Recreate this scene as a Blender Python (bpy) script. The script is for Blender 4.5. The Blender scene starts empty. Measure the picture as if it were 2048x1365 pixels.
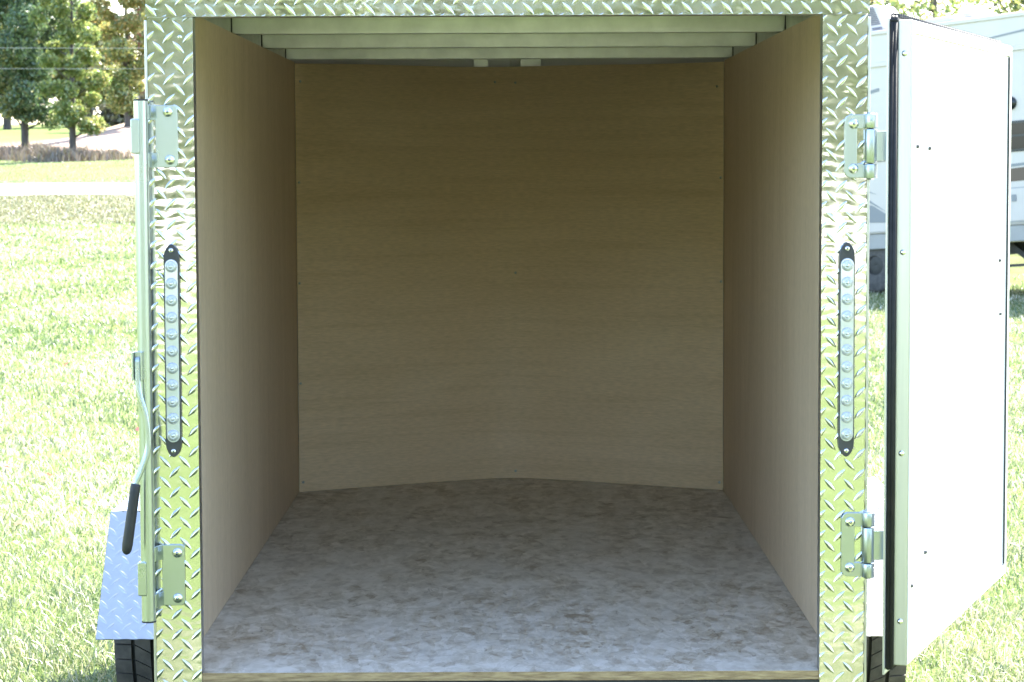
import bpy, math, random
import numpy as np
from mathutils import Matrix, Vector

random.seed(7)
rng = np.random.default_rng(11)
S = bpy.context.scene
C = S.collection
R = math.radians

# ------------------------------------------------------------------ camera
cam = bpy.data.cameras.new("camera")
cam_o = bpy.data.objects.new("camera", cam)
C.objects.link(cam_o)
cam.sensor_width = 24.0
cam.lens = 4693.0 / 2048.0 * 24.0
cam.clip_start, cam.clip_end = 0.1, 2000
cam_o.location = (0.01, -4.919, 1.5)
cam_o.rotation_euler = (R(90 - 4.26), R(0.25), R(0.02))
cam.dof.use_dof = True
cam.dof.focus_distance = 5.6
cam.dof.aperture_fstop = 11.0
S.camera = cam_o

# ------------------------------------------------------------------ light
SUN_EL, SUN_AZ = 48.0, 29.5
world = bpy.data.worlds.new("World")
S.world = world
world.use_nodes = True
wn = world.node_tree
sky = wn.nodes.new("ShaderNodeTexSky")
sky.sky_type = 'NISHITA'
sky.sun_disc = False
sky.sun_elevation = R(SUN_EL)
sky.sun_rotation = R(SUN_AZ)
sky.dust_density = 1.6
wn.links.new(sky.outputs[0], wn.nodes["Background"].inputs[0])
wn.nodes["Background"].inputs[1].default_value = 0.15
sun = bpy.data.lights.new("sun", 'SUN')
sun.energy = 5.0
sun.angle = R(0.53)
sun.color = (1.0, 0.95, 0.86)
sun_o = bpy.data.objects.new("sun", sun)
C.objects.link(sun_o)
sd = Vector((math.sin(R(SUN_AZ)) * math.cos(R(SUN_EL)), math.cos(R(SUN_AZ)) * math.cos(R(SUN_EL)), math.sin(R(SUN_EL))))
sun_o.rotation_euler = sd.to_track_quat('Z', 'Y').to_euler()
sun_o.location = (20, 30, 40)

S.view_settings.view_transform = 'Standard'
S.view_settings.look = 'None'
S.view_settings.exposure = 2.85
S.view_settings.gamma = 1.0
S.view_settings.use_curve_mapping = False
S.render.engine = 'CYCLES'
S.cycles.use_denoising = True
S.cycles.max_bounces = 10
S.cycles.diffuse_bounces = 6
S.cycles.glossy_bounces = 4
S.cycles.transparent_max_bounces = 12
S.cycles.sample_clamp_indirect = 8.0

# ------------------------------------------------------------------ materials
def new_mat(name):
    m = bpy.data.materials.new(name)
    m.use_nodes = True
    nt = m.node_tree
    return m, nt, nt.nodes["Principled BSDF"]

def nd(nt, typ, **kw):
    n = nt.nodes.new(typ)
    for k, v in kw.items():
        setattr(n, k, v)
    return n

def pmat(name, c1, c2=None, scale=8.0, stretch=(1, 1, 1), rough=0.5, rough2=None, metal=0.0, bump=0.0, bscale=None,
         detail=6.0, spec=0.5, lo=0.35, hi=0.65, distort=0.0):
    m, nt, b = new_mat(name)
    b.inputs["Roughness"].default_value = rough
    b.inputs["Metallic"].default_value = metal
    b.inputs["Specular IOR Level"].default_value = spec
    b.inputs["Base Color"].default_value = (*c1, 1)
    if c2 is None and not bump and rough2 is None:
        return m
    tc = nd(nt, "ShaderNodeTexCoord")
    mp = nd(nt, "ShaderNodeMapping")
    mp.inputs["Scale"].default_value = stretch
    nt.links.new(tc.outputs["Object"], mp.inputs[0])
    nz = nd(nt, "ShaderNodeTexNoise")
    nz.inputs["Scale"].default_value = scale
    nz.inputs["Detail"].default_value = detail
    nz.inputs["Roughness"].default_value = 0.6
    nz.inputs["Distortion"].default_value = distort
    nt.links.new(mp.outputs[0], nz.inputs["Vector"])
    if c2 is not None:
        rp = nd(nt, "ShaderNodeValToRGB")
        rp.color_ramp.elements[0].position = lo
        rp.color_ramp.elements[0].color = (*c1, 1)
        rp.color_ramp.elements[1].position = hi
        rp.color_ramp.elements[1].color = (*c2, 1)
        nt.links.new(nz.outputs["Fac"], rp.inputs[0])
        nt.links.new(rp.outputs[0], b.inputs["Base Color"])
    if rough2 is not None:
        mr = nd(nt, "ShaderNodeMapRange")
        mr.inputs[3].default_value = rough
        mr.inputs[4].default_value = rough2
        nt.links.new(nz.outputs["Fac"], mr.inputs[0])
        nt.links.new(mr.outputs[0], b.inputs["Roughness"])
    if bump:
        src = nz
        if bscale is not None:
            src = nd(nt, "ShaderNodeTexNoise")
            src.inputs["Scale"].default_value = bscale
            src.inputs["Detail"].default_value = 4
            nt.links.new(mp.outputs[0], src.inputs["Vector"])
        bp = nd(nt, "ShaderNodeBump")
        bp.inputs["Strength"].default_value = 1.0
        bp.inputs["Distance"].default_value = bump
        nt.links.new(src.outputs["Fac"], bp.inputs["Height"])
        nt.links.new(bp.outputs[0], b.inputs["Normal"])
    return m

M = {}
def plate_mat():
    """bright tread plate: slight dents between the pressed lugs, dull smears and fine scratches"""
    m, nt, b = new_mat('bright_tread_plate')
    b.inputs["Metallic"].default_value = 1.0
    tc = nd(nt, "ShaderNodeTexCoord")
    sp = nd(nt, "ShaderNodeSeparateXYZ")
    nt.links.new(tc.outputs["Object"], sp.inputs[0])
    def mth(op, a, v=None):
        n = nd(nt, "ShaderNodeMath", operation=op)
        nt.links.new(a, n.inputs[0])
        if v is not None:
            if isinstance(v, float): n.inputs[1].default_value = v
            else: nt.links.new(v, n.inputs[1])
        return n.outputs[0]
    wz = nd(nt, "ShaderNodeTexNoise"); wz.inputs["Scale"].default_value = 11; wz.inputs["Detail"].default_value = 2
    nt.links.new(tc.outputs["Object"], wz.inputs["Vector"])
    zw = mth('ADD', sp.outputs[2], mth('MULTIPLY', wz.outputs["Fac"], .045))
    sx = mth('SINE', mth('MULTIPLY', sp.outputs[0], 2 * math.pi / .0413))
    sz = mth('SINE', mth('MULTIPLY', zw, 2 * math.pi / .0217))
    per = mth('MULTIPLY', mth('MULTIPLY', mth('ADD', sx, 1.6), sz), .000027)
    nz = nd(nt, "ShaderNodeTexNoise"); nz.inputs["Scale"].default_value = 24; nz.inputs["Detail"].default_value = 3
    nt.links.new(tc.outputs["Object"], nz.inputs["Vector"])
    h = mth('ADD', per, mth('MULTIPLY', nz.outputs["Fac"], .0003))
    bp = nd(nt, "ShaderNodeBump"); bp.inputs["Distance"].default_value = 1.0
    nt.links.new(h, bp.inputs["Height"]); nt.links.new(bp.outputs[0], b.inputs["Normal"])
    n2 = nd(nt, "ShaderNodeTexNoise"); n2.inputs["Scale"].default_value = 9; n2.inputs["Detail"].default_value = 7; n2.inputs["Roughness"].default_value = .7
    nt.links.new(tc.outputs["Object"], n2.inputs["Vector"])
    mr = nd(nt, "ShaderNodeMapRange")
    mr.inputs[1].default_value = .35; mr.inputs[2].default_value = .75; mr.inputs[3].default_value = .05; mr.inputs[4].default_value = .19
    nt.links.new(n2.outputs["Fac"], mr.inputs[0]); nt.links.new(mr.outputs[0], b.inputs["Roughness"])
    rp = nd(nt, "ShaderNodeValToRGB")
    rp.color_ramp.elements[0].position = .35; rp.color_ramp.elements[0].color = (.70, .70, .71, 1)
    rp.color_ramp.elements[1].position = .75; rp.color_ramp.elements[1].color = (.58, .58, .58, 1)
    nt.links.new(n2.outputs["Fac"], rp.inputs[0]); nt.links.new(rp.outputs[0], b.inputs["Base Color"])
    return m
M['plate'] = plate_mat()
M['fender'] = pmat('fender_tread_plate', (0.46, 0.46, 0.47), (0.42, 0.42, 0.43), scale=40, rough=0.26, rough2=0.36, metal=1.0, bump=0.0001, bscale=40)
M['zinc'] = pmat('zinc_plated_steel', (0.44, 0.49, 0.49), (0.40, 0.45, 0.455), scale=5, detail=2, rough=0.24, rough2=0.32, metal=1.0)
M['steel'] = pmat('polished_bolt_steel', (0.75, 0.76, 0.78), rough=0.12, metal=1.0)
M['dark_steel'] = pmat('dark_socket', (0.04, 0.04, 0.045), rough=0.5)
M['alu'] = pmat('mill_aluminium', (0.56, 0.56, 0.55), (0.50, 0.50, 0.49), scale=60, stretch=(1, 1, .03), rough=0.28, rough2=0.42, metal=1.0)
M['galv'] = pmat('galvanised_roof_tube', (0.66, 0.67, 0.64), (0.56, 0.57, 0.55), scale=14, rough=0.42, rough2=0.55, metal=0.85)
M['white_panel'] = pmat('white_vinyl_panel', (0.62, 0.62, 0.61), (0.58, 0.58, 0.57), scale=6, rough=0.35)
M['skin'] = pmat('white_trailer_skin', (0.78, 0.78, 0.78), (0.74, 0.74, 0.74), scale=4, rough=0.25)
M['rubber'] = pmat('black_rubber', (0.010, 0.010, 0.011), (0.02, 0.02, 0.02), scale=40, rough=0.6, spec=.3, bump=0.0003, bscale=200)
M['grip'] = pmat('black_grip', (0.014, 0.014, 0.016), (0.02, 0.02, 0.02), scale=30, rough=0.5)
M['tyre'] = pmat('tyre_rubber', (0.055, 0.052, 0.05), (0.11, 0.10, 0.092), scale=22, rough=0.75, bump=0.001, bscale=90)
M['tyre_groove'] = pmat('tyre_carcass', (0.016, 0.016, 0.016), rough=0.85)
M['rim'] = pmat('white_rim', (0.75, 0.75, 0.75), rough=0.4)
M['black_plastic'] = pmat('light_base_plastic', (0.03, 0.031, 0.034), (0.045, 0.046, 0.05), scale=40, rough=0.38)
M['frame_black'] = pmat('black_chassis', (0.02, 0.02, 0.02), (0.03, 0.03, 0.03), scale=20, rough=0.5)

def lens_mat():
    m, nt, b = new_mat('clear_led_lens')
    b.inputs["Base Color"].default_value = (0.52, 0.54, 0.56, 1)
    b.inputs["Roughness"].default_value = 0.12
    b.inputs["Coat Weight"].default_value = 0.6
    b.inputs["Metallic"].default_value = 0.35
    return m
M['lens'] = lens_mat()
M['lens_ring'] = pmat('led_fresnel_ring', (0.58, 0.60, 0.62), (0.44, 0.46, 0.48), scale=120, rough=0.14, rough2=0.3, metal=0.45)
M['led'] = pmat('led_bead', (0.85, 0.85, 0.82), rough=0.08, metal=0.3)

def wood_mat(name, base, light, dark, axis, rough=0.62, grain=0.12, flat=None):
    """birch-faced plywood: grain streaks drawn out along one axis plus broad blotches"""
    m, nt, b = new_mat(name)
    b.inputs["Roughness"].default_value = rough
    b.inputs["Specular IOR Level"].default_value = 0.3
    tc = nd(nt, "ShaderNodeTexCoord")
    st = [1, 1, 1]
    st = [26, 26, 26]
    st[axis] = 0.9
    if flat is not None: st[flat] = 0.4
    mp = nd(nt, "ShaderNodeMapping")
    mp.inputs["Scale"].default_value = st
    nt.links.new(tc.outputs["Object"], mp.inputs[0])
    g = nd(nt, "ShaderNodeTexNoise")
    g.inputs["Scale"].default_value = 1.6
    g.inputs["Detail"].default_value = 8
    g.inputs["Roughness"].default_value = 0.65
    g.inputs["Distortion"].default_value = 0.35
    nt.links.new(mp.outputs[0], g.inputs["Vector"])
    st2 = [5.0, 5.0, 5.0]
    st2[axis] = 1.1
    if flat is not None: st2[flat] = 0.4
    mp2 = nd(nt, "ShaderNodeMapping")
    mp2.inputs["Scale"].default_value = st2
    nt.links.new(tc.outputs["Object"], mp2.inputs[0])
    g2 = nd(nt, "ShaderNodeTexNoise")
    g2.inputs["Scale"].default_value = 0.9
    g2.inputs["Detail"].default_value = 5
    g2.inputs["Distortion"].default_value = 1.6
    nt.links.new(mp2.outputs[0], g2.inputs["Vector"])
    r1 = nd(nt, "ShaderNodeValToRGB")
    r1.color_ramp.elements[0].position = 0.3
    r1.color_ramp.elements[0].color = (*base, 1)
    r1.color_ramp.elements[1].position = 0.7
    r1.color_ramp.elements[1].color = (*light, 1)
    nt.links.new(g2.outputs["Fac"], r1.inputs[0])
    r2 = nd(nt, "ShaderNodeValToRGB")
    r2.color_ramp.elements[0].position = 0.36
    r2.color_ramp.elements[0].color = (1, 1, 1, 1)
    r2.color_ramp.elements[1].position = 0.5
    r2.color_ramp.elements[1].color = (0, 0, 0, 1)
    nt.links.new(g.outputs["Fac"], r2.inputs[0])
    ml = nd(nt, "ShaderNodeMath", operation='MULTIPLY')
    ml.inputs[1].default_value = grain
    nt.links.new(r2.outputs[0], ml.inputs[0])
    mx = nd(nt, "ShaderNodeMix", data_type='RGBA')
    nt.links.new(ml.outputs[0], mx.inputs["Factor"])
    nt.links.new(r1.outputs[0], mx.inputs["A"])
    mx.inputs["B"].default_value = (*dark, 1)
    nt.links.new(mx.outputs["Result"], b.inputs["Base Color"])
    fs = [230, 230, 230]
    fs[axis] = 40
    if flat is not None: fs[flat] = 1
    mp3 = nd(nt, "ShaderNodeMapping"); mp3.inputs["Scale"].default_value = fs
    nt.links.new(tc.outputs["Object"], mp3.inputs[0])
    g3 = nd(nt, "ShaderNodeTexNoise"); g3.inputs["Scale"].default_value = 1.0; g3.inputs["Detail"].default_value = 3
    nt.links.new(mp3.outputs[0], g3.inputs["Vector"])
    mr3 = nd(nt, "ShaderNodeMapRange"); mr3.inputs[1].default_value = .25; mr3.inputs[2].default_value = .75
    mr3.inputs[3].default_value = .86; mr3.inputs[4].default_value = 1.10
    nt.links.new(g3.outputs["Fac"], mr3.inputs[0])
    mu = nd(nt, "ShaderNodeMix", data_type='RGBA', blend_type='MULTIPLY'); mu.inputs["Factor"].default_value = 1.0
    nt.links.new(mx.outputs["Result"], mu.inputs["A"]); nt.links.new(mr3.outputs[0], mu.inputs["B"])
    nt.links.new(mu.outputs["Result"], b.inputs["Base Color"])
    bp = nd(nt, "ShaderNodeBump")
    bp.inputs["Strength"].default_value = 0.5
    bp.inputs["Distance"].default_value = 0.0006
    nt.links.new(g.outputs["Fac"], bp.inputs["Height"])
    nt.links.new(bp.outputs[0], b.inputs["Normal"])
    return m
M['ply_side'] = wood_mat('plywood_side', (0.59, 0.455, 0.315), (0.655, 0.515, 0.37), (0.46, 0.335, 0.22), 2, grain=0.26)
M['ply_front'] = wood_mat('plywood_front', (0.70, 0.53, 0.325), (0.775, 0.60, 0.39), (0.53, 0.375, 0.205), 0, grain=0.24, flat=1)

def osb_mat():
    """strand-board floor: strands of several sizes, pale wax bloom and dark flecks"""
    m, nt, b = new_mat('strand_board_floor')
    b.inputs["Roughness"].default_value = 0.5
    b.inputs["Specular IOR Level"].default_value = 0.5
    tc = nd(nt, "ShaderNodeTexCoord")
    def strands(scale, stretch, rot, w=4):
        mp = nd(nt, "ShaderNodeMapping")
        mp.inputs["Scale"].default_value = stretch
        mp.inputs["Rotation"].default_value = (0, 0, rot)
        nt.links.new(tc.outputs["Object"], mp.inputs[0])
        n = nd(nt, "ShaderNodeTexNoise")
        n.inputs["Scale"].default_value = scale
        n.inputs["Detail"].default_value = w
        n.inputs["Roughness"].default_value = 0.7
        n.inputs["Distortion"].default_value = 1.1
        nt.links.new(mp.outputs[0], n.inputs["Vector"])
        return n
    a = strands(19, (1, .42, 1), 0.25, 9)
    d = strands(52, (1, .42, 1), -0.2, 4)
    e = strands(5, (1, .6, 1), 0.3, 5)
    def chips(scale, stretch, rot):
        w_ = nd(nt, "ShaderNodeTexNoise"); w_.inputs["Scale"].default_value = 14; w_.inputs["Detail"].default_value = 3
        nt.links.new(tc.outputs["Object"], w_.inputs["Vector"])
        ad = nd(nt, "ShaderNodeVectorMath", operation='MULTIPLY_ADD')
        ad.inputs[1].default_value = (.035, .035, 0)
        nt.links.new(w_.outputs["Color"], ad.inputs[0]); nt.links.new(tc.outputs["Object"], ad.inputs[2])
        mp = nd(nt, "ShaderNodeMapping"); mp.inputs["Scale"].default_value = stretch; mp.inputs["Rotation"].default_value = (0, 0, rot)
        nt.links.new(ad.outputs[0], mp.inputs[0])
        vo = nd(nt, "ShaderNodeTexVoronoi"); vo.inputs["Scale"].default_value = scale
        nt.links.new(mp.outputs[0], vo.inputs["Vector"])
        sp = nd(nt, "ShaderNodeSeparateColor"); nt.links.new(vo.outputs["Color"], sp.inputs[0])
        return sp.outputs[0]
    c1, c2 = chips(30, (1, .42, 1), .3), chips(58, (.8, .5, 1), -.3)
    av = nd(nt, "ShaderNodeMath", operation='ADD'); nt.links.new(c1, av.inputs[0]); nt.links.new(c2, av.inputs[1])
    am = nd(nt, "ShaderNodeMath", operation='MULTIPLY_ADD'); am.inputs[1].default_value = .15
    nt.links.new(av.outputs[0], am.inputs[0])
    asc = nd(nt, "ShaderNodeMath", operation='MULTIPLY_ADD'); asc.inputs[1].default_value = .75; asc.inputs[2].default_value = -.025
    nt.links.new(a.outputs["Fac"], asc.inputs[0]); nt.links.new(asc.outputs[0], am.inputs[2])
    r1 = nd(nt, "ShaderNodeValToRGB")
    cr = r1.color_ramp
    cr.elements[0].position = 0.33
    cr.elements[0].color = (0.29, 0.225, 0.155, 1)
    cr.elements[1].position = 0.66
    cr.elements[1].color = (0.68, 0.61, 0.525, 1)
    k = cr.elements.new(0.48)
    k.color = (0.49, 0.42, 0.33, 1)
    nt.links.new(am.outputs[0], r1.inputs[0])
    r2 = nd(nt, "ShaderNodeValToRGB")
    r2.color_ramp.elements[0].position = 0.30
    r2.color_ramp.elements[0].color = (1, 1, 1, 1)
    r2.color_ramp.elements[1].position = 0.40
    r2.color_ramp.elements[1].color = (0, 0, 0, 1)
    nt.links.new(d.outputs["Fac"], r2.inputs[0])
    ml = nd(nt, "ShaderNodeMath", operation='MULTIPLY')
    ml.inputs[1].default_value = 0.7
    nt.links.new(r2.outputs[0], ml.inputs[0])
    mx = nd(nt, "ShaderNodeMix", data_type='RGBA')
    nt.links.new(ml.outputs[0], mx.inputs["Factor"])
    nt.links.new(r1.outputs[0], mx.inputs["A"])
    mx.inputs["B"].default_value = (0.16, 0.115, 0.075, 1)
    r3 = nd(nt, "ShaderNodeValToRGB")
    r3.color_ramp.elements[0].position = 0.4
    r3.color_ramp.elements[0].color = (0.0, 0.0, 0.0, 1)
    r3.color_ramp.elements[1].position = 0.62
    r3.color_ramp.elements[1].color = (0.55, 0.55, 0.55, 1)
    nt.links.new(e.outputs["Fac"], r3.inputs[0])
    mx2 = nd(nt, "ShaderNodeMix", data_type='RGBA')
    nt.links.new(r3.outputs[0], mx2.inputs["Factor"])
    nt.links.new(mx.outputs["Result"], mx2.inputs["A"])
    mx2.inputs["B"].default_value = (0.62, 0.57, 0.505, 1)
    nt.links.new(mx2.outputs["Result"], b.inputs["Base Color"])
    bp = nd(nt, "ShaderNodeBump")
    bp.inputs["Strength"].default_value = 0.6
    bp.inputs["Distance"].default_value = 0.001
    nt.links.new(a.outputs["Fac"], bp.inputs["Height"])
    nt.links.new(bp.outputs[0], b.inputs["Normal"])
    return m
M['osb'] = osb_mat()
M['osb_edge'] = pmat('strand_board_edge', (0.17, 0.105, 0.045), (0.42, 0.30, 0.15), scale=22, stretch=(1, 5, 7), rough=0.7, lo=0.3, hi=0.68, bump=0.002)

# ------------------------------------------------------------------ mesh helpers
class MB:
    def __init__(s):
        s.v, s.f, s.mi, s.sm = [], [], [], []
    def add(s, verts, faces, mi=0, smooth=False, mtx=None):
        o = len(s.v)
        for p in verts:
            s.v.append(tuple(mtx @ Vector(p)) if mtx is not None else tuple(p))
        for f in faces:
            s.f.append(tuple(i + o for i in f)); s.mi.append(mi); s.sm.append(smooth)
        return s
    def box(s, x0, x1, y0, y1, z0, z1, mi=0, mtx=None):
        v = [(x, y, z) for z in (z0, z1) for y in (y0, y1) for x in (x0, x1)]
        f = [(0, 2, 3, 1), (4, 5, 7, 6), (0, 1, 5, 4), (2, 6, 7, 3), (0, 4, 6, 2), (1, 3, 7, 5)]
        return s.add(v, f, mi, False, mtx)
    def prism(s, poly, d0, d1, axis='y', mi=0, mtx=None):
        """poly: list of 2D points; extruded from d0 to d1 along axis"""
        n = len(poly)
        def mk(p, d):
            return {'y': (p[0], d, p[1]), 'x': (d, p[0], p[1]), 'z': (p[0], p[1], d)}[axis]
        v = [mk(p, d0) for p in poly] + [mk(p, d1) for p in poly]
        f = [tuple(range(n)), tuple(range(2 * n - 1, n - 1, -1))]
        f += [(i, i + n, (i + 1) % n + n, (i + 1) % n) for i in range(n)]
        return s.add(v, f, mi, False, mtx)
    def tube(s, pts, rad, n=12, mi=0, caps=True, flat=None):
        pts = [Vector(p) for p in pts]
        rads = rad if isinstance(rad, (list, tuple)) else [rad] * len(pts)
        o = len(s.v)
        up = None
        for i, p in enumerate(pts):
            t = (pts[min(i + 1, len(pts) - 1)] - pts[max(i - 1, 0)]).normalized()
            if up is None:
                ref = Vector((0, 1, 0)) if abs(t.y) < 0.9 else Vector((1, 0, 0))
                up = (ref - t * ref.dot(t)).normalized()
            else:
                up = (up - t * up.dot(t)).normalized()
            sd_ = t.cross(up)
            for k in range(n):
                a = 2 * math.pi * k / n
                ru = rads[i] * (flat if flat else 1.0)
                s.v.append(tuple(p + up * (math.cos(a) * ru) + sd_ * (math.sin(a) * rads[i])))
        for i in range(len(pts) - 1):
            for k in range(n):
                a, b = o + i * n + k, o + i * n + (k + 1) % n
                s.f.append((a, b, b + n, a + n)); s.mi.append(mi); s.sm.append(True)
        if caps:
            s.f.append(tuple(o + k for k in range(n - 1, -1, -1))); s.mi.append(mi); s.sm.append(False)
            e = o + (len(pts) - 1) * n
            s.f.append(tuple(e + k for k in range(n))); s.mi.append(mi); s.sm.append(False)
        return s
    def lathe(s, prof, n=24, axis='z', mi=0, mtx=None, smooth=True):
        """prof: list of (radius, height)"""
        v, f = [], []
        for r, h in prof:
            for k in range(n):
                a = 2 * math.pi * k / n
                c_, s_ = r * math.cos(a), r * math.sin(a)
                v.append({'z': (c_, s_, h), 'x': (h, c_, s_), 'y': (s_, h, c_)}[axis])
        for i in range(len(prof) - 1):
            for k in range(n):
                a, b = i * n + k, i * n + (k + 1) % n
                f.append((a, b, b + n, a + n))
        return s.add(v, f, mi, smooth, mtx)
    def build(s, name, mats, parent=None, bevel=0.0, segs=2, mtx=None):
        me = bpy.data.meshes.new(name)
        me.from_pydata(s.v, [], s.f)
        for m in (mats if isinstance(mats, (list, tuple)) else [mats]):
            me.materials.append(M[m] if isinstance(m, str) else m)
        me.polygons.foreach_set("material_index", s.mi)
        me.polygons.foreach_set("use_smooth", s.sm)
        me.update()
        o = bpy.data.objects.new(name, me)
        C.objects.link(o)
        if parent: o.parent = parent
        if mtx is not None: o.matrix_local = mtx
        if bevel:
            b = o.modifiers.new("bevel", 'BEVEL')
            b.width = bevel; b.segments = segs; b.limit_method = 'ANGLE'; b.angle_limit = R(40)
            b.harden_normals = False
        return o

def thing(name, label, cat, loc=(0, 0, 0), rot=(0, 0, 0), group=None):
    o = bpy.data.objects.new(name, None)
    C.objects.link(o)
    o.location = loc; o.rotation_euler = rot
    o.empty_display_size = 0.2
    o["label"] = label; o["category"] = cat
    if group: o["group"] = group
    return o

def np_mesh(name, verts, loops, sizes, mats, parent=None, smooth=False, mat_idx=None):
    me = bpy.data.meshes.new(name)
    nv, nl, nf = len(verts), len(loops), len(sizes)
    me.vertices.add(nv); me.vertices.foreach_set("co", np.ascontiguousarray(verts, np.float32).ravel())
    me.loops.add(nl); me.loops.foreach_set("vertex_index", np.ascontiguousarray(loops, np.int32))
    me.polygons.add(nf)
    st = np.zeros(nf, np.int32); st[1:] = np.cumsum(sizes)[:-1]
    me.polygons.foreach_set("loop_start", st)
    if mat_idx is not None:
        me.polygons.foreach_set("material_index", np.ascontiguousarray(mat_idx, np.int32))
    if smooth:
        me.polygons.foreach_set("use_smooth", np.ones(nf, bool))
    for m in (mats if isinstance(mats, (list, tuple)) else [mats]):
        me.materials.append(M[m] if isinstance(m, str) else m)
    me.update(calc_edges=True)
    o = bpy.data.objects.new(name, me)
    C.objects.link(o)
    if parent: o.parent = parent
    return o

# ------------------------------------------------------------------ terrain
def sstep(a, b, x):
    t = np.clip((x - a) / (b - a), 0, 1)
    return t * t * (3 - 2 * t)

YP = [-400, 4, 14, 22, 30, 36, 39, 44, 50, 58, 66, 72, 82, 95, 110, 140, 200, 400]
ZP = [0, 0, .22, .47, .70, .86, .955, 1.13, 1.24, 1.48, 1.72, 1.84, 2.15, 2.72, 3.3, 4.2, 5.0, 6.0]
def ground_z(x, y):
    x, y = np.asarray(x, float), np.asarray(y, float)
    left = np.interp(y, YP, ZP)
    w = 1 - sstep(-2.6, 4.5, x - 0.0 * y)
    far = sstep(26, 60, y)
    right = -0.09 * sstep(8, 20, y) + far * np.interp(y, YP, ZP) * 0.75
    und = 0.05 * np.sin(x * .31 + 1.3) * np.sin(y * .27) * sstep(12, 30, np.abs(y))
    hill = 1.0 * sstep(78, 100, y) * sstep(-19.5, -15.0, x) * (1 - sstep(0, 30, x))
    return left * w + right * (1 - w) + und + hill

def lawn_mat():
    m, nt, b = new_mat('lawn_ground')
    b.inputs["Roughness"].default_value = 0.9
    b.inputs["Specular IOR Level"].default_value = 0.0
    gm = nd(nt, "ShaderNodeNewGeometry")
    def noise(scale, detail, dist=0.0):
        n = nd(nt, "ShaderNodeTexNoise")
        n.inputs["Scale"].default_value = scale
        n.inputs["Detail"].default_value = detail
        n.inputs["Distortion"].default_value = dist
        nt.links.new(gm.outputs["Position"], n.inputs["Vector"])
        return n
    big, mid, fine = noise(.35, 4, .5), noise(3.5, 5), noise(45, 6)
    r1 = nd(nt, "ShaderNodeValToRGB")
    r1.color_ramp.elements[0].position = .3; r1.color_ramp.elements[0].color = (.075, .125, .035, 1)
    r1.color_ramp.elements[1].position = .72; r1.color_ramp.elements[1].color = (.13, .175, .06, 1)
    nt.links.new(mid.outputs[0], r1.inputs[0])
    r2 = nd(nt, "ShaderNodeValToRGB")
    r2.color_ramp.elements[0].position = .34; r2.color_ramp.elements[0].color = (.05, .062, .02, 1)
    r2.color_ramp.elements[1].position = .62; r2.color_ramp.elements[1].color = (.165, .20, .09, 1)
    nt.links.new(fine.outputs[0], r2.inputs[0])
    mx = nd(nt, "ShaderNodeMix", data_type='RGBA'); mx.inputs["Factor"].default_value = .5
    nt.links.new(r1.outputs[0], mx.inputs["A"]); nt.links.new(r2.outputs[0], mx.inputs["B"])
    r3 = nd(nt, "ShaderNodeValToRGB")
    r3.color_ramp.elements[0].position = .45; r3.color_ramp.elements[0].color = (0, 0, 0, 1)
    r3.color_ramp.elements[1].position = .68; r3.color_ramp.elements[1].color = (.55, .55, .55, 1)
    nt.links.new(big.outputs[0], r3.inputs[0])
    mx2 = nd(nt, "ShaderNodeMix", data_type='RGBA')
    nt.links.new(r3.outputs[0], mx2.inputs["Factor"]); nt.links.new(mx.outputs["Result"], mx2.inputs["A"])
    mx2.inputs["B"].default_value = (.155, .175, .085, 1)
    # dry hay field beyond the trees, rough browner bank before the drive
    at = nd(nt, "ShaderNodeAttribute"); at.attribute_name = "dry"
    mx3 = nd(nt, "ShaderNodeMix", data_type='RGBA')
    nt.links.new(at.outputs["Fac"], mx3.inputs["Factor"]); nt.links.new(mx2.outputs["Result"], mx3.inputs["A"])
    r4 = nd(nt, "ShaderNodeValToRGB")
    r4.color_ramp.elements[0].position = .3; r4.color_ramp.elements[0].color = (.27, .20, .155, 1)
    r4.color_ramp.elements[1].position = .7; r4.color_ramp.elements[1].color = (.38, .295, .24, 1)
    nt.links.new(mid.outputs[0], r4.inputs[0]); nt.links.new(r4.outputs[0], mx3.inputs["B"])
    at2 = nd(nt, "ShaderNodeAttribute"); at2.attribute_name = "rough_grass"
    mx4 = nd(nt, "ShaderNodeMix", data_type='RGBA')
    nt.links.new(at2.outputs["Fac"], mx4.inputs["Factor"]); nt.links.new(mx3.outputs["Result"], mx4.inputs["A"])
    r5 = nd(nt, "ShaderNodeValToRGB")
    r5.color_ramp.elements[0].position = .3; r5.color_ramp.elements[0].color = (.055, .07, .03, 1)
    r5.color_ramp.elements[1].position = .7; r5.color_ramp.elements[1].color = (.15, .135, .08, 1)
    nt.links.new(mid.outputs[0], r5.inputs[0]); nt.links.new(r5.outputs[0], mx4.inputs["B"])
    nt.links.new(mx4.outputs["Result"], b.inputs["Base Color"])
    bp = nd(nt, "ShaderNodeBump"); bp.inputs["Distance"].default_value = .03
    nt.links.new(fine.outputs[0], bp.inputs["Height"]); nt.links.new(bp.outputs[0], b.inputs["Normal"])
    return m
M['lawn'] = lawn_mat()

def axis_pts(lo, hi, fine_lo, fine_hi, fs, cs):
    a = list(np.arange(fine_lo, fine_hi + 1e-6, fs))
    x = fine_lo; step = fs
    while x > lo:
        step = min(step * 1.25, cs); x -= step; a.insert(0, x)
    x = fine_hi; step = fs
    while x < hi:
        step = min(step * 1.25, cs); x += step; a.append(x)
    return np.array(a)

def drive_y(x):
    return 39.6 + 0.0 * x

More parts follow.
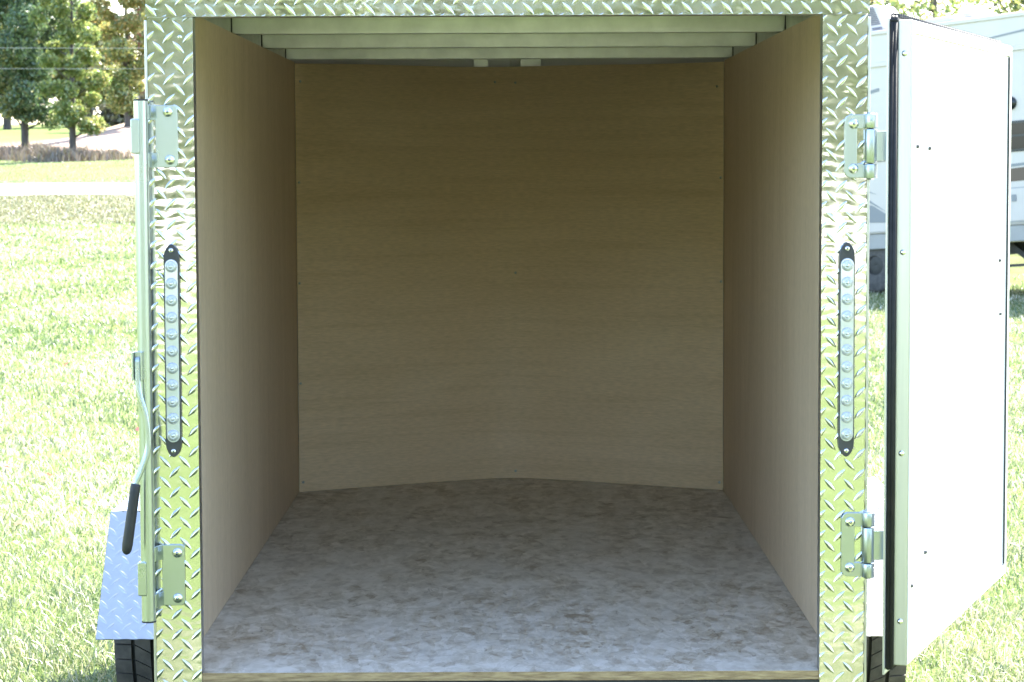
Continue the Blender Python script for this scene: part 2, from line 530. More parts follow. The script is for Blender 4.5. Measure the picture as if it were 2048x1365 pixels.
gx = axis_pts(-420, 420, -34, 24, 1.0, 40)
gy = axis_pts(-300, 420, -30, 120, 1.0, 30)
GX, GY = np.meshgrid(gx, gy)
GZ = ground_z(GX, GY)
nxg, nyg = len(gx), len(gy)
ii = np.arange(nyg - 1)[:, None] * nxg + np.arange(nxg - 1)[None, :]
quads = np.stack([ii, ii + 1, ii + nxg + 1, ii + nxg], -1).reshape(-1, 4)
ground = np_mesh('lawn', np.stack([GX, GY, GZ], -1).reshape(-1, 3), quads.ravel(), np.full(len(quads), 4), 'lawn', smooth=True)
ground["kind"] = "structure"
dry = (sstep(72, 77, GY + 2.0 * np.sin(GX * .4)) * (1 - sstep(94, 101, GY - (GX + 16) * 1.5)) * (1 - sstep(-12, -8, GX)))
dry = np.clip(dry + sstep(74, 80, GY) * sstep(-10, 0, GX) * .4, 0, 1)
rough = sstep(29.5, 30.6, GY + .3 * np.sin(GX)) * (1 - sstep(38.5, 40, GY)) * .8
for nm, arr in (("dry", dry), ("rough_grass", rough)):
    at = ground.data.attributes.new(nm, 'FLOAT', 'POINT')
    at.data.foreach_set("value", np.ascontiguousarray(arr, np.float32).ravel())

M['gravel'] = pmat('pale_limestone_gravel', (0.58, 0.55, 0.50), (0.72, 0.69, 0.64), scale=3, rough=0.9, bump=0.02, bscale=30)
def strip(name, y0f, y1f, x0, x1, lift, mat, nx=160, ny=8):
    xs = np.linspace(x0, x1, nx); t = np.linspace(0, 1, ny)
    X, T = np.meshgrid(xs, t)
    Y = y0f(X) + (y1f(X) - y0f(X)) * T
    Z = ground_z(X, Y) + lift - .09 * (np.abs(T - .5) > .49)
    i2 = np.arange(ny - 1)[:, None] * nx + np.arange(nx - 1)[None, :]
    q = np.stack([i2, i2 + 1, i2 + nx + 1, i2 + nx], -1).reshape(-1, 4)
    o = np_mesh(name, np.stack([X, Y, Z], -1).reshape(-1, 3), q.ravel(), np.full(len(q), 4), mat, smooth=True)
    o["kind"] = "structure"
    return o
strip('gravel_drive', lambda x: 39.0 + .12 * np.sin(x * .9) + .01 * x, lambda x: 44.1 + .1 * np.sin(x * .7 + 1) + .01 * x, -90, 70, .045, 'gravel')
strip('gravel_yard', lambda x: -58 + .5 * np.sin(x * .3), lambda x: -29 + .6 * np.sin(x * .4), -60, 60, .045, 'gravel', 120, 24)

# ------------------------------------------------------------------ the cargo trailer
FZ = 0.429          # floor height
trailer = thing('cargo_trailer', 'small enclosed cargo trailer with bright tread-plate rear frame and empty plywood interior, door open', 'trailer')

def lug_plate(mb, w, h, ox, oz, mtx, px=.0413, pz=.0434, thick=.003, lugl=.0180, lugw=.0049, lugh=.0024, mi=0):
    """tread plate w x h in local x/z at y=0 facing -y; ox, oz anchor the pattern"""
    mb.box(0, w, 0, thick, 0, h, mi, mtx)
    ns = 7
    for row in range(-2, int(h / pz) * 2 + 5):
        for col in range(-2, int(w / px) + 4):
            odd = row % 2
            cx = ox % px + (col + .5 * odd) * px
            cz = oz % pz + row * pz / 2
            if not (-.011 < cx < w + .011 and -.011 < cz < h + .011): continue
            a = R(47) if odd else R(133)
            ca, sa = math.cos(a), math.sin(a)
            v, f = [], []
            for k in range(ns):
                t = -1 + 2 * k / (ns - 1)
                pr = max(1 - abs(t) ** 1.7, 0.0)
                hw, hh = lugw * pr + .0002, lugh * min(1, pr * 1.5)
                for q, yy in ((-hw, .0003), (-hw * .3, -hh), (hw * .3, -hh), (hw, .0003)):
                    x = cx + ca * t * lugl - sa * q
                    z = cz + sa * t * lugl + ca * q
                    v.append((min(max(x, .0004), w - .0004), yy, min(max(z, .0004), h - .0004)))
            for k in range(ns - 1):
                for q in range(3):
                    b0 = k * 4 + q
                    f.append((b0, b0 + 1, b0 + 5, b0 + 4))
            mb.add(v, f, mi, True, mtx)

T = Matrix.Translation
# rear frame plates
for name, x0, x1, ox, oz in (('rear_jamb', -.7500, -.6550, .0235, 1.793 - .38), ('rear_jamb', .6560, .7500, .020, 1.781 - .38)):
    mb = MB()
    lug_plate(mb, x1 - x0, 1.432, ox, oz, T((x0, -.003, .38)))
    mb.build(name, 'plate', trailer)
mb = MB()
lug_plate(mb, 1.506, .148, .012, .014, T((-.753, -.0072, 1.8125)))
mb.build('rear_header', 'plate', trailer)
# frame tubes behind the plates (reveals), corner trims, sill
mb = MB()
mb.box(-.7495, -.6553, .0005, .042, .36, 1.90); mb.box(.6563, .7495, .0005, .042, .36, 1.90)
mb.box(-.655, .656, .0005, .042, 1.8128, 1.90)
mb.build('rear_frame', 'alu', trailer, bevel=.0015)
for sx in (-1, 1):
    MB().box(*(sorted((sx * .7502, sx * .7560))), -.0035, .030, .37, 1.806).build('corner_trim', 'alu', trailer, bevel=.0012)
# outer skin, nose, roof
def nose(x, k=.33):
    return 2.765 + k * (1.0075 - math.sqrt((x / .705) ** 2 + .015)) / (1.0075 - .1225)
pts = [(-.7485, .043)] + [(-.7485, 2.83)] + [(x, nose(x * .93) + .11) for x in np.linspace(-.72, .72, 17)] + [(.7485, 2.83), (.7485, .043)]
inner = [(-.735, .043)] + [(-.735, 2.82)] + [(x, nose(x * .93) + .095) for x in np.linspace(-.71, .71, 17)] + [(.735, 2.82), (.735, .043)]
mb = MB()
n = len(pts)
v = [(p[0], p[1], z) for z in (.38, 1.90) for p in pts] + [(p[0], p[1], z) for z in (.38, 1.90) for p in inner]
f = []
for i in range(n - 1):
    f += [(i, i + 1, n + i + 1, n + i), (2 * n + i + 1, 2 * n + i, 3 * n + i, 3 * n + i + 1)]
mb.add(v, f)
mb.build('outer_skin', 'skin', trailer)
mb = MB()
poly = [(p[0], p[1]) for p in pts]
poly[0] = (-.7485, .0005); poly[-1] = (.7485, .0005)
mb.prism(poly, 1.9005, 1.935, 'z')
mb.build('roof', 'skin', trailer, bevel=.01)
# ceiling skin and bows
MB().prism([(p[0] * .94, p[1] - .02) if p[1] > 1 else (p[0] * .94, .044) for p in pts], 1.8935, 1.899, 'z').build('ceiling_skin', 'galv', trailer)
for y in (.55, 1.28, 2.02, 2.75):
    mb = MB().box(-.7255, .7255, y, y + .026, 1.848, 1.893)
    b = mb.build('roof_bow', 'galv', trailer, bevel=.0025)
    for sx in (-1, 1):
        MB().box(*sorted((sx * .7258, sx * .7278)), y + .001, y + .025, 1.8485, 1.8925).build('gap_strip', 'dark_steel', b)  # dark strip put in for the shaded gap between bow and rail
for sx in (-1, 1):
    MB().box(*sorted((sx * .7282, sx * .7346)), .046, 2.78, 1.8435, 1.8925).build('top_rail', 'galv', trailer, bevel=.002)
# side liners
def screw_head(mb, x, y, z, axis, r=.0045):
    mb.lathe([(.0001, 0.0), (r * .6, .0002), (r, .0012), (r, .003)] if False else [(.0001, -.0016), (r * .75, -.0012), (r, 0.0003)], 10, axis, 0, T((x, y, z)))
for sx in (-1, 1):
    x0, x1 = sorted((sx * .7005, sx * .7075))
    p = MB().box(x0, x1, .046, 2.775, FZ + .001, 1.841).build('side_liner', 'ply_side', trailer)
# curved front liner (one bent sheet)
N = 48
xs = np.linspace(-.6985, .6985, N)
mb = MB()
v, f = [], []
for th in (0, .006):
    for x in xs:
        y = nose(x) + th
        v += [(x, y, FZ + .0015), (x, y, 1.8365 + .0015 * math.sin(x * 9))]
for i in range(N - 1):
    a = 2 * i
    f.append((a, a + 2, a + 3, a + 1))
    b_ = a + 2 * N
    f.append((b_ + 1, b_ + 3, b_ + 2, b_))
    f.append((a + 1, a + 3, b_ + 3, b_ + 1))
mb.add(v, f, 0, True)
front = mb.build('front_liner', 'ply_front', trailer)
mb = None
for (x, z) in ((-.683, 1.779), (.678, 1.757), (-.05, 1.785), (.02, 1.783), (.018, 1.137), (-.692, 1.12), (.692, 1.12), (.015, .455), (-.687, .462), (.688, .456), (-.692, .79), (.69, 1.46), (-.69, 1.45)):
    m_ = MB()
    m_.lathe([(.0001, -.002), (.0032, -.0016), (.0045, .0005)], 10, 'y', 0, T((x, nose(x) - .0003, z)))
    m_.build('screw', 'zinc', front)
for (x0, x1) in ((-.122, -.072), (.036, .108)):
    m_ = MB().box(x0, x1, 3.118, 3.145, FZ, 1.893)
    m_.build('nose_stud', 'galv', trailer, bevel=.002)
# floor
pf = [(-.735, .012)] + [(-.7345, 2.80)] + [(x, nose(x * .95) + .05) for x in np.linspace(-.70, .70, 13)] + [(.7345, 2.80), (.735, .012)]
pf = [(-.6545, -.0005), (-.6545, .044), (-.7345, .0441)] + pf[1:-1] + [(.7345, .0441), (.6555, .044), (.6555, -.0005)]
mb = MB().prism(pf, FZ - .019, FZ, 'z')
fl = mb.build('floor_board', ['osb', 'osb_edge'], trailer)
for p in fl.data.polygons:
    if abs(p.normal.z) < .5: p.material_index = 1
MB().box(-.6545, .6555, -.003, .03, .30, FZ - .0205).build('rear_sill', 'frame_black', trailer)
# chassis
mb = MB()
for sx in (-1, 1):
    mb.box(*sorted((sx * .66, sx * .72)), .05, 2.85, .30, .379)
for y in (.06, .7, 1.3, 1.9, 2.5):
    mb.box(-.659, .659, y, y + .05, .33, .379)
mb.build('chassis', 'frame_black', trailer)
MB().box(-.84, .84, 1.375, 1.425, .285, .335).build('axle', 'frame_black', trailer, bevel=.004)
mb = MB()
for sx in (-1, 1):
    mb.tube([(sx * .45, 2.6, .34), (0, 4.25, .36)], .035, 8)
mb.tube([(0, 4.2, .06), (0, 4.2, .75)], .03, 10)
mb.lathe([(.001, 0), (.09, 0), (.09, .03), (.03, .06)], 16, 'z', 0, T((0, 4.2, .012)))
mb.build('tongue', 'frame_black', trailer)

# fenders (folded tread plate) and wheels
def fender(sx):
    mb = MB()
    xo, xi = 1.034, .752
    prof = [(.85, .330), (1.10, .614), (1.70, .614), (1.95, .330)]
    w = xo - xi
    for (a, b) in zip(prof[:-1], prof[1:]):
        d = Vector((0, b[0] - a[0], b[1] - a[1]))
        L = d.length; d.normalize()
        ex = Vector((1, 0, 0)); ez = d; ey = ez.cross(ex)
        mt = Matrix((( ex.x, ey.x, ez.x, (-xo if sx < 0 else xi)), (ex.y, ey.y, ez.y, a[0]), (ex.z, ey.z, ez.z, a[1]), (0, 0, 0, 1)))
        lug_plate(mb, w, L, .012, .014, mt, lugh=.0013, px=.0413, pz=.0434, thick=.0025)
    mb.build('fender', 'fender', trailer)
def tyre_mesh():
    Rr, W = .318, .198
    prof = [(.19, -.075), (.24, -.095), (.285, -.099), (.302, -.094), (.309, -.085), (.311, 0), (.309, .085), (.302, .094), (.285, .099), (.24, .095), (.19, .075)]
    mb = MB().lathe(prof, 64, 'x', 1)
    nb = 44
    ribs = [(-.095, -.052, 0), (-.043, -.004, 1), (.004, .043, -1), (.052, .095, 0)]
    for (xa, xb, sk) in ribs:
        edge = abs(xa) > .05
        for k in range(nb):
            a0 = 2 * math.pi * (k + (.5 if sk < 0 else 0)) / nb
            da = 2 * math.pi / nb * (.90 if edge else .92)
            s0, s1 = (.0, .55 * sk * 2 * math.pi / nb)
            v = []
            for rr in (.3085, Rr):
                for (x, s) in ((xa, s0), (xb, s1)):
                    drop = .006 if abs(x) > .09 else 0
                    for q in (0, da):
                        a = a0 + s + q
                        v.append((x, (rr - drop) * math.cos(a), (rr - drop) * math.sin(a)))
            mb.add(v, [(0, 1, 3, 2), (4, 6, 7, 5), (0, 4, 5, 1), (2, 3, 7, 6), (0, 2, 6, 4), (1, 5, 7, 3)], 0)
    return mb
ty = tyre_mesh()
wheel0 = None
for sx in (-1, 1):
    fender(sx)
    hub = MB().lathe([(.001, -.05), (.05, -.048), (.06, -.02), (.12, -.015), (.15, -.04), (.185, -.062), (.2, -.078), (.2, .078), (.001, .05)], 32, 'x')
    w = hub.build('wheel', 'rim', trailer, mtx=T((sx * .934, 1.40, .295)) @ Matrix.Rotation(.03 * sx, 4, 'X') @ Matrix.Diagonal((1.04, .93, .93, 1)))
    if wheel0 is None:
        t = ty.build('tyre', ['tyre', 'tyre_groove'], w); wheel0 = t
    else:
        t = wheel0.copy(); C.objects.link(t); t.parent = w

for (x, z) in ((-.682, 1.771), (.6905, 1.789)):
    m_ = MB().lathe([(.0001, -.0022), (.0030, -.0020), (.0042, -.0008), (.0045, .0008)], 12, 'y', 0)
    m_.lathe([(.0001, -.0026), (.0015, -.0026), (.0016, -.0018)], 6, 'y', 1)
    m_.build('screw', ['steel', 'dark_steel'], trailer, mtx=T((x, -.0035, z)))
# tail lights
def tail_light(xc, z0, z1, lean):
    hw = .0165
    zc = (z0 + z1) / 2
    L = (z1 - z0) / 2
    def outline(hw, L, tip):
        p = []
        for s in (1, -1):
            for (x, z) in ((hw, L - tip), (hw * .93, L - tip * .62), (hw * .66, L - tip * .28), (hw * .3, L - tip * .07), (0, L)) if s > 0 else ((-hw * .3, L - tip * .07), (-hw * .66, L - tip * .28), (-hw * .93, L - tip * .62), (-hw, L - tip)):
                p.append((x, z))
        q = [(-x, -z) for x, z in p]
        return p + q
    mt = T((xc, 0, zc)) @ Matrix.Rotation(lean, 4, 'Y')
    base = MB().prism(outline(hw, L, .032), -.0145, -.0025, 'y').build('tail_light', 'black_plastic', trailer, bevel=.002, mtx=mt)
    # clear lens bar with rounded ends
    a = [(.0138 * math.cos(t), .0138 * math.sin(t)) for t in np.linspace(0, math.pi, 10)]
    Lb = .1927
    po = [(x, z + Lb - .0138 + .0) for x, z in a] + [(-x, -z - Lb + .0138) for x, z in a]
    MB().prism(po, -.0185, -.0143, 'y').build('lens', 'lens', base, bevel=.0015)
    for k in range(11):
        zz = (5 - k) * .03545
        led = MB()
        prof = [(.0018, -.0260), (.0032, -.0250), (.0040, -.0236), (.0056, -.0232), (.0066, -.0240), (.0078, -.0229), (.0092, -.0225), (.0104, -.0214), (.0116, -.0200), (.0122, -.0184)]
        led.lathe(prof, 24, 'y', 0)
        led.lathe([(.0001, -.0272), (.0012, -.0270), (.0019, -.0262), (.0021, -.025)], 12, 'y', 1)
        led.build('led', ['lens_ring', 'led' if k not in (0, 5, 10) else 'steel'], base, mtx=T((0, 0, zz)))
    for s in (1, -1):
        sc = MB().lathe([(.0001, -.0190), (.0035, -.0186), (.0052, -.0168), (.0056, -.0143)], 14, 'y', 0)
        sc.lathe([(.0001, -.0194), (.0016, -.01935), (.0017, -.0189)], 6, 'y', 1)
        sc.build('screw', ['steel', 'dark_steel'], base, mtx=T((0, 0, s * (L - .0135))))
tail_light(-.7055, .892, 1.341, R(.1))
tail_light(.7085, .887, 1.339, R(-.05))

# hinges and bracket bolts
def bolt(parent, x, y, z, r=.0108):
    m_ = MB()
    m_.lathe([(.0001, -.0068), (r * .3, -.0066), (r * .6, -.0055), (r * .85, -.0034), (r * .98, -.001), (r, .0012)], 24, 'y', 0)
    m_.lathe([(.0001, -.0070), (.0030, -.00705), (.0032, -.0064)], 6, 'y', 1)
    m_.lathe([(.0001, -.0074), (.0012, -.0074), (.0013, -.0069)], 10, 'y', 0)
    return m_.build('bolt', ['steel', 'dark_steel'], parent, mtx=T((x, y, z)))
def rrect(x0, x1, z0, z1, r, corners=(1, 1, 1, 1)):
    p = []
    cs = [((x1 - r, z1 - r), 0, (x1, z1)), ((x0 + r, z1 - r), 90, (x0, z1)), ((x0 + r, z0 + r), 180, (x0, z0)), ((x1 - r, z0 + r), 270, (x1, z0))]
    for c, (cc, a0, k) in zip(corners, cs):
        if c:
            for q in range(6):
                a = R(a0 + 90 * q / 5)
                p.append((cc[0] + r * math.cos(a), cc[1] + r * math.sin(a)))
        else:
            p.append(k)
    return p
YB = -.0052   # front of plate incl. lugs
def hinge(z0, z1, xl):
    zc = (z0 + z1) / 2
    plate = [(xl + .012, z1), (xl + .004, z1 - .004), (xl, z1 - .012), (xl, z0 + .012), (xl + .004, z0 + .004), (xl + .012, z0)]
    plate += [(.742, z0), (.742, z0 + .030), (.728, z0 + .030), (.728, z1 - .030), (.742, z1 - .030), (.742, z1)]
    h = MB().prism(plate, YB - .005, YB, 'y').build('door_hinge', 'zinc', trailer, bevel=.0012)
    for i, (a, b) in enumerate(((z0 - .001, z0 + .0285), (z0 + .031, z1 - .031), (z1 - .0285, z1 + .001))):
        m_ = MB().tube([(.7565, -.012, a), (.7565, -.012, b)], .0133, 20)
        if i != 1: m_.box(.741, .757, YB - .0048, YB - .0004, a + .001, b - .001)
        m_.build('barrel', 'zinc', h, bevel=.001)
    m_ = MB().tube([(.7565, -.012, z0 - .004), (.7565, -.012, z1 + .004)], .0062, 12)
    m_.build('pin', 'steel', h)
    for zz in (z0 + .0195, z1 - .0195):
        bolt(h, xl + .0185, YB - .0055, zz)
    m_ = MB().box(.763, .7905, -.020, -.014, zc - .031, zc + .031)
    m_.box(.782, .7905, -.014, .060, zc - .031, zc + .031)
    m_.build('strap', 'zinc', h, bevel=.001)
hinge(1.4725, 1.6045, .7020)
hinge(.6320, .7680, .7000)

# lock bar on the left jamb
bar_x, bar_y = -.7595, -.040
lb = MB()
lb.tube([(bar_x, bar_y, .5485), (bar_x, bar_y, 1.6395)], .0148, 28, caps=False)
lb.tube([(bar_x, bar_y, .5485), (bar_x, bar_y, 1.6395)], .0128, 28, caps=False)
for z in (.5485, 1.6395):
    lb.lathe([(.0128, z - .0001), (.0148, z + .0001)], 28, 'z', 0, T((bar_x, bar_y, 0)))
bar = lb.build('lock_bar', 'zinc', trailer)
for z in (.5486, 1.6398):
    MB().lathe([(.0001, -.001), (.0155, -.001), (.0155, .0022), (.0001, .0022)], 24, 'z', 0, T((bar_x, bar_y, z - .0005))).build('end_cap', 'grip', bar)
def bracket(z0, z1, x1):
    b = MB().prism(rrect(-.7345, x1, z0, z1, .009, (1, 0, 0, 1)), YB - .0045, YB, 'y').build('bar_bracket', 'zinc', trailer, bevel=.0012)
    for (a, c) in ((z0, z0 + .030), (z1 - .031, z1)):
        m_ = MB().prism([(-.7352, YB - .0002), (-.7352, YB - .0047), (-.7452, -.026), (-.7462, -.043), (-.7430, -.043), (-.7405, -.026), (-.7315, YB - .0047)], a, c, 'z')
        m_.build('arm', 'zinc', b, bevel=.0006)
    zc = (z0 + z1) / 2
    m_ = MB().prism(rrect(-.7790, -.7605, zc - .036, zc + .036, .004), -.0585, -.0500, 'y')
    m_.box(-.7790, -.7745, -.0505, -.030, zc - .034, zc + .034)
    m_.build('clamp', 'zinc', b, bevel=.002)
    return b
b1 = bracket(1.5005, 1.630, -.6885)
bolt(b1, -.7085, YB - .005, 1.616); bolt(b1, -.7055, YB - .005, 1.5165)
b2 = bracket(.5765, .706, -.6870)
bolt(b2, -.7020, YB - .005, .6890); bolt(b2, -.7025, YB - .005, .5920)
# handle
m_ = MB()
m_.box(-.7815, -.7775, -.078, -.040, 1.060, 1.119)
m_.box(-.7630, -.7590, -.078, -.050, 1.060, 1.119)
m_.box(-.7776, -.7629, -.0585, -.0535, 1.062, 1.119)
m_.build('handle_bracket', 'zinc', bar, bevel=.001)
path = [(-.7705, -.070, 1.108), (-.7700, -.072, 1.06), (-.7660, -.074, 1.03), (-.7560, -.076, .995), (-.7510, -.077, .96), (-.7495, -.078, .925), (-.7535, -.080, .902), (-.7650, -.084, .872), (-.7755, -.088, .844), (-.785, -.09, .78)]
ps = [Vector(p) for p in path]
fine = []
for i in range(len(ps) - 1):
    for k in range(4):
        t = k / 4
        p0, p1, p2, p3 = ps[max(i - 1, 0)], ps[i], ps[i + 1], ps[min(i + 2, len(ps) - 1)]
        fine.append(.5 * ((2 * p1) + (-p0 + p2) * t + (2 * p0 - 5 * p1 + 4 * p2 - p3) * t * t + (-p0 + 3 * p1 - 3 * p2 + p3) * t ** 3))
fine.append(ps[-1])
hd = MB().tube(fine, .0068, 10, flat=.45)
hd = hd.build('handle', 'zinc', bar)
g = [(-.7750, -.0875, .846), (-.7756, -.088, .842), (-.780, -.0895, .81), (-.7875, -.091, .76), (-.7935, -.092, .72), (-.7952, -.092, .708), (-.7960, -.092, .702), (-.7963, -.092, .6990)]
gr = MB().tube(g, [.0098, .0104, .0106, .0108, .0112, .0100, .0072, .002], 18)
for k in range(16):
    t = k / 16
    p = Vector(g[1]).lerp(Vector(g[4]), .08 + .55 * t)
    gr.tube([p + Vector((.0006, 0, .0016)), p, p - Vector((.0006, 0, .0016))], [.0100, .01165, .0100], 16)
gr.build('grip', 'grip', hd)

# ------------------------------------------------------------------ open door (part of the trailer)
DW, D0, D1 = 1.205, .447, 1.798
ang = math.atan2(.930, .368)
ux, uy = math.cos(ang), math.sin(ang)
# local: X along the door away from the hinge, Y = towards the outside face, Z up; inside face at y=-.047
dm = Matrix(((ux, -uy, 0, .7905), (uy, ux, 0, -.026), (0, 0, 1, 0), (0, 0, 0, 1)))
TH = .047
def ring(mb, xo0, xo1, zo0, zo1, b, y0, y1, mi=0):
    mb.box(xo0, xo0 + b, y0, y1, zo0, zo1, mi)
    mb.box(xo1 - b, xo1, y0, y1, zo0, zo1, mi)
    mb.box(xo0 + b, xo1 - b, y0, y1, zo0, zo0 + b, mi)
    mb.box(xo0 + b, xo1 - b, y0, y1, zo1 - b, zo1, mi)
mb = MB()
mb.box(-.016, DW + .016, -.003, 0, D0 - .017, D1 + .003)
door = mb.build('rear_door', 'skin', trailer, mtx=dm)
MB_ = MB(); MB_.box(-.0165, -.0145, -.0032, .0008, D0 - .0185, D1 + .0030); MB_.box(-.0145, DW + .0165, -.0032, .0008, D0 - .0185, D0 - .0165); MB_.box(DW + .0145, DW + .0165, -.0032, .0008, D0 - .0164, D1 + .003)
MB_.build('edge_trim', 'alu', door)
mb = MB()
ring(mb, 0, DW, D0, D1, .026, -TH, -.0035)
fr = mb.build('door_frame', 'alu', door, bevel=.0018)
MB().box(.0265, DW - .0265, -TH + .0030, -.004, D0 + .0265, D1 - .0265).build('inner_panel', 'white_panel', door)
M['rivet_shadow_grey'] = pmat('shadow_toned_rivet', (.09, .09, .09), rough=.5)  # dark tone stands for the shadow each rivet casts
M['edge_line_grey'] = pmat('grey_edge_line', (.035, .035, .037), rough=.5)
# white face strips of the frame
mb = MB(); ring(mb, .003, DW - .003, D0 + .003, D1 - .003, .0235, -TH - .0016, -TH - .0002)
mb.build('face_frame', 'white_panel', door)
MB().box(DW - .0282, DW - .0266, -TH - .0012, -TH + .0032, D0 + .03, D1 - .03).build('panel_edge_strip', 'edge_line_grey', door)  # dark line drawn along the far edge of the recess
# gasket: double-bulb seal round the frame
mb = MB()
def seal(p0, p1):
    for yy, rr in ((-.0078, .0051), (-.0146, .0046)):
        mb.tube([(p0[0], yy, p0[1]), (p1[0], yy, p1[1])], rr, 12)
e = .0062
for (a, b) in (((-e, D0 - e), (-e, D1 - .004)), ((DW + e, D0 - e), (DW + e, D1 - .004)), ((-e * .2, D0 - e), (DW, D0 - e))):
    seal(a, b)
for (cx, s) in ((.004, -1), (DW - .004, 1)):
    for yy, rr in ((-.0078, .0051), (-.0146, .0046)):
        mb.tube([(cx + s * (e + .004) * math.cos(t), yy, D1 - .004 + (e + .004) * math.sin(t)) for t in np.linspace(0, math.pi / 2, 6)], rr, 12)
mb.box(-.004, DW + .004, -.0195, -.0036, D0 - .004, D0 - .0002)
mb.box(-.004, -.0002, -.0195, -.0036, D0, D1); mb.box(DW + .0002, DW + .004, -.0195, -.0036, D0, D1)
mb.box(-.004, DW + .004, -.0195, -.0036, D1 + .0002, D1 + .004)
mb.build('door_seal', 'rubber', door)
M['sunlit_seal'] = pmat('sunlit_ribbed_seal', (.06, .058, .058), (.045, .045, .045), scale=60, stretch=(1, .05, .05), rough=.7)  # lighter copy of the black rubber, sunlight on the top put into its grey
mb = MB()
for yy, rr in ((-.0078, .0066), (-.0150, .0062)):
    mb.tube([(.004, yy, D1 + .0085), (DW - .004, yy, D1 + .0085)], rr, 12)
mb.box(.004, DW - .004, -.0185, -.0036, D1 + .0045, D1 + .0095)
ts = mb.build('top_seal', 'sunlit_seal', door)
for k in range(54):
    MB().box(.02 + k * .0215, .0222 + k * .0215, -.0218, -.0205, D1 + .004, D1 + .0145).build('seal_rib', 'rubber', ts)
for z in (1.729, 1.318, .897, .541):
    m_ = MB().lathe([(.0001, -.0042), (.0028, -.0040), (.0046, -.0026), (.0052, 0), (.0062, .0001), (.0062, .001)], 14, 'x', 0)
    m_.build('screw', 'steel', door, mtx=T((-.0002, -.0325, z)))
for (x, z) in ((.075, 1.538), (.20, 1.535), (1.075, 1.26), (1.09, 1.125), (.19, .66), (.05, .61)):
    m_ = MB().lathe([(.0001, -.0060), (.0028, -.0055), (.0046, -.003), (.0050, 0)], 12, 'y', 0)
    m_.build('rivet', 'rivet_shadow_grey', door, mtx=T((x, -TH + .0029, z)))
MB().box(.45, .47, .0005, .012, D0 + .1, D1 - .1).build('door_bar', 'zinc', door)

# ------------------------------------------------------------------ travel trailer behind on the right
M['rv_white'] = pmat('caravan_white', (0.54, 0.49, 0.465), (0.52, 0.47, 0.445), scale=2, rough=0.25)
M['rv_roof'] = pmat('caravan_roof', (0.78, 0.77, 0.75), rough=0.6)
M['rv_grey'] = pmat('caravan_grey_graphic', (0.20, 0.21, 0.23), rough=0.35)
M['rv_brown'] = pmat('caravan_brown_graphic', (0.10, 0.065, 0.05), rough=0.35)
M['rv_skirt'] = pmat('caravan_skirt', (0.34, 0.33, 0.32), (0.30, 0.29, 0.28), scale=5, rough=0.45)
M['rv_glass'] = pmat('caravan_dark_glass', (0.012, 0.014, 0.018), rough=0.08)
M['slot'] = pmat('louvre_slot', (0.10, 0.10, 0.14), rough=0.7)
rv = thing('travel_trailer', 'white travel trailer with grey swoosh graphics parked beyond the open door', 'caravan', (4.40, 24.0, -0.10), (0, R(-4.0), R(-42.0)))
def rvp(name, mb, mat, parent=rv, bevel=0.0):
    return mb.build(name, mat, parent, bevel=bevel)
# body profile in X/Z (front at low X), extruded through the width
prof = [(-1.55, .74), (5.3, .74), (5.34, 3.0), (5.2, 3.20), (.2, 3.19), (-.9, 3.12), (-1.35, 2.85), (-1.72, 2.1), (-1.74, 1.3)]
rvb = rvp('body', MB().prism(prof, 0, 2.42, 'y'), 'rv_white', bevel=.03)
rvp('skirt', MB().prism([(-1.4, .555), (5.2, .545), (5.26, .7395), (-1.5, .7395)], .025, 2.39, 'y'), 'rv_skirt', bevel=.01)
rvp('roof_rail', MB().box(-.8, 5.2, -.018, .03, 3.165, 3.215), 'rv_white', bevel=.008)
rvp('belt_rail', MB().box(-1.45, 5.3, -.02, .0, 2.775, 2.83), 'rv_white', bevel=.006)
rvp('roof_sheet', MB().box(-.7, 5.15, .05, 2.37, 3.195, 3.225), 'rv_roof')
# air conditioner with louvres
ac = [(-.55, 3.225), (.36, 3.225), (.35, 3.31), (.27, 3.45), (.19, 3.555), (-.20, 3.575), (-.45, 3.50)]
acb = rvp('air_conditioner', MB().prism(ac, .22, .62, 'y'), 'rv_white', bevel=.04)
for k in range(13):
    z = 3.535 - k * .0235
    if 10 <= k < 11: continue
    rvp('louvre', MB().box(.005 + .009 * k, .135 + .010 * k, .210, .222, z - .008, z + .005, ), 'slot', acb)
    if k < 8: rvp('louvre', MB().box(-.10, -.03, .210, .222, z - .008, z + .005), 'slot', acb)
# roof vents
v1 = rvp('roof_vent', MB().prism([(1.14, 3.225), (1.62, 3.225), (1.50, 3.33), (1.40, 3.42), (1.19, 3.425), (1.15, 3.40)], .50, .74, 'y'), 'rv_white', bevel=.025)
for k in range(5):
    rvp('louvre', MB().box(1.19, 1.34, .493, .502, 3.27 + k * .026, 3.276 + k * .026), 'rv_skirt', v1)
v2 = rvp('skylight', MB().prism([(.86, 3.225), (1.42, 3.225), (1.40, 3.255), (1.30, 3.285), (.98, 3.285), (.88, 3.25)], .06, .42, 'y'), 'rv_white', bevel=.012)
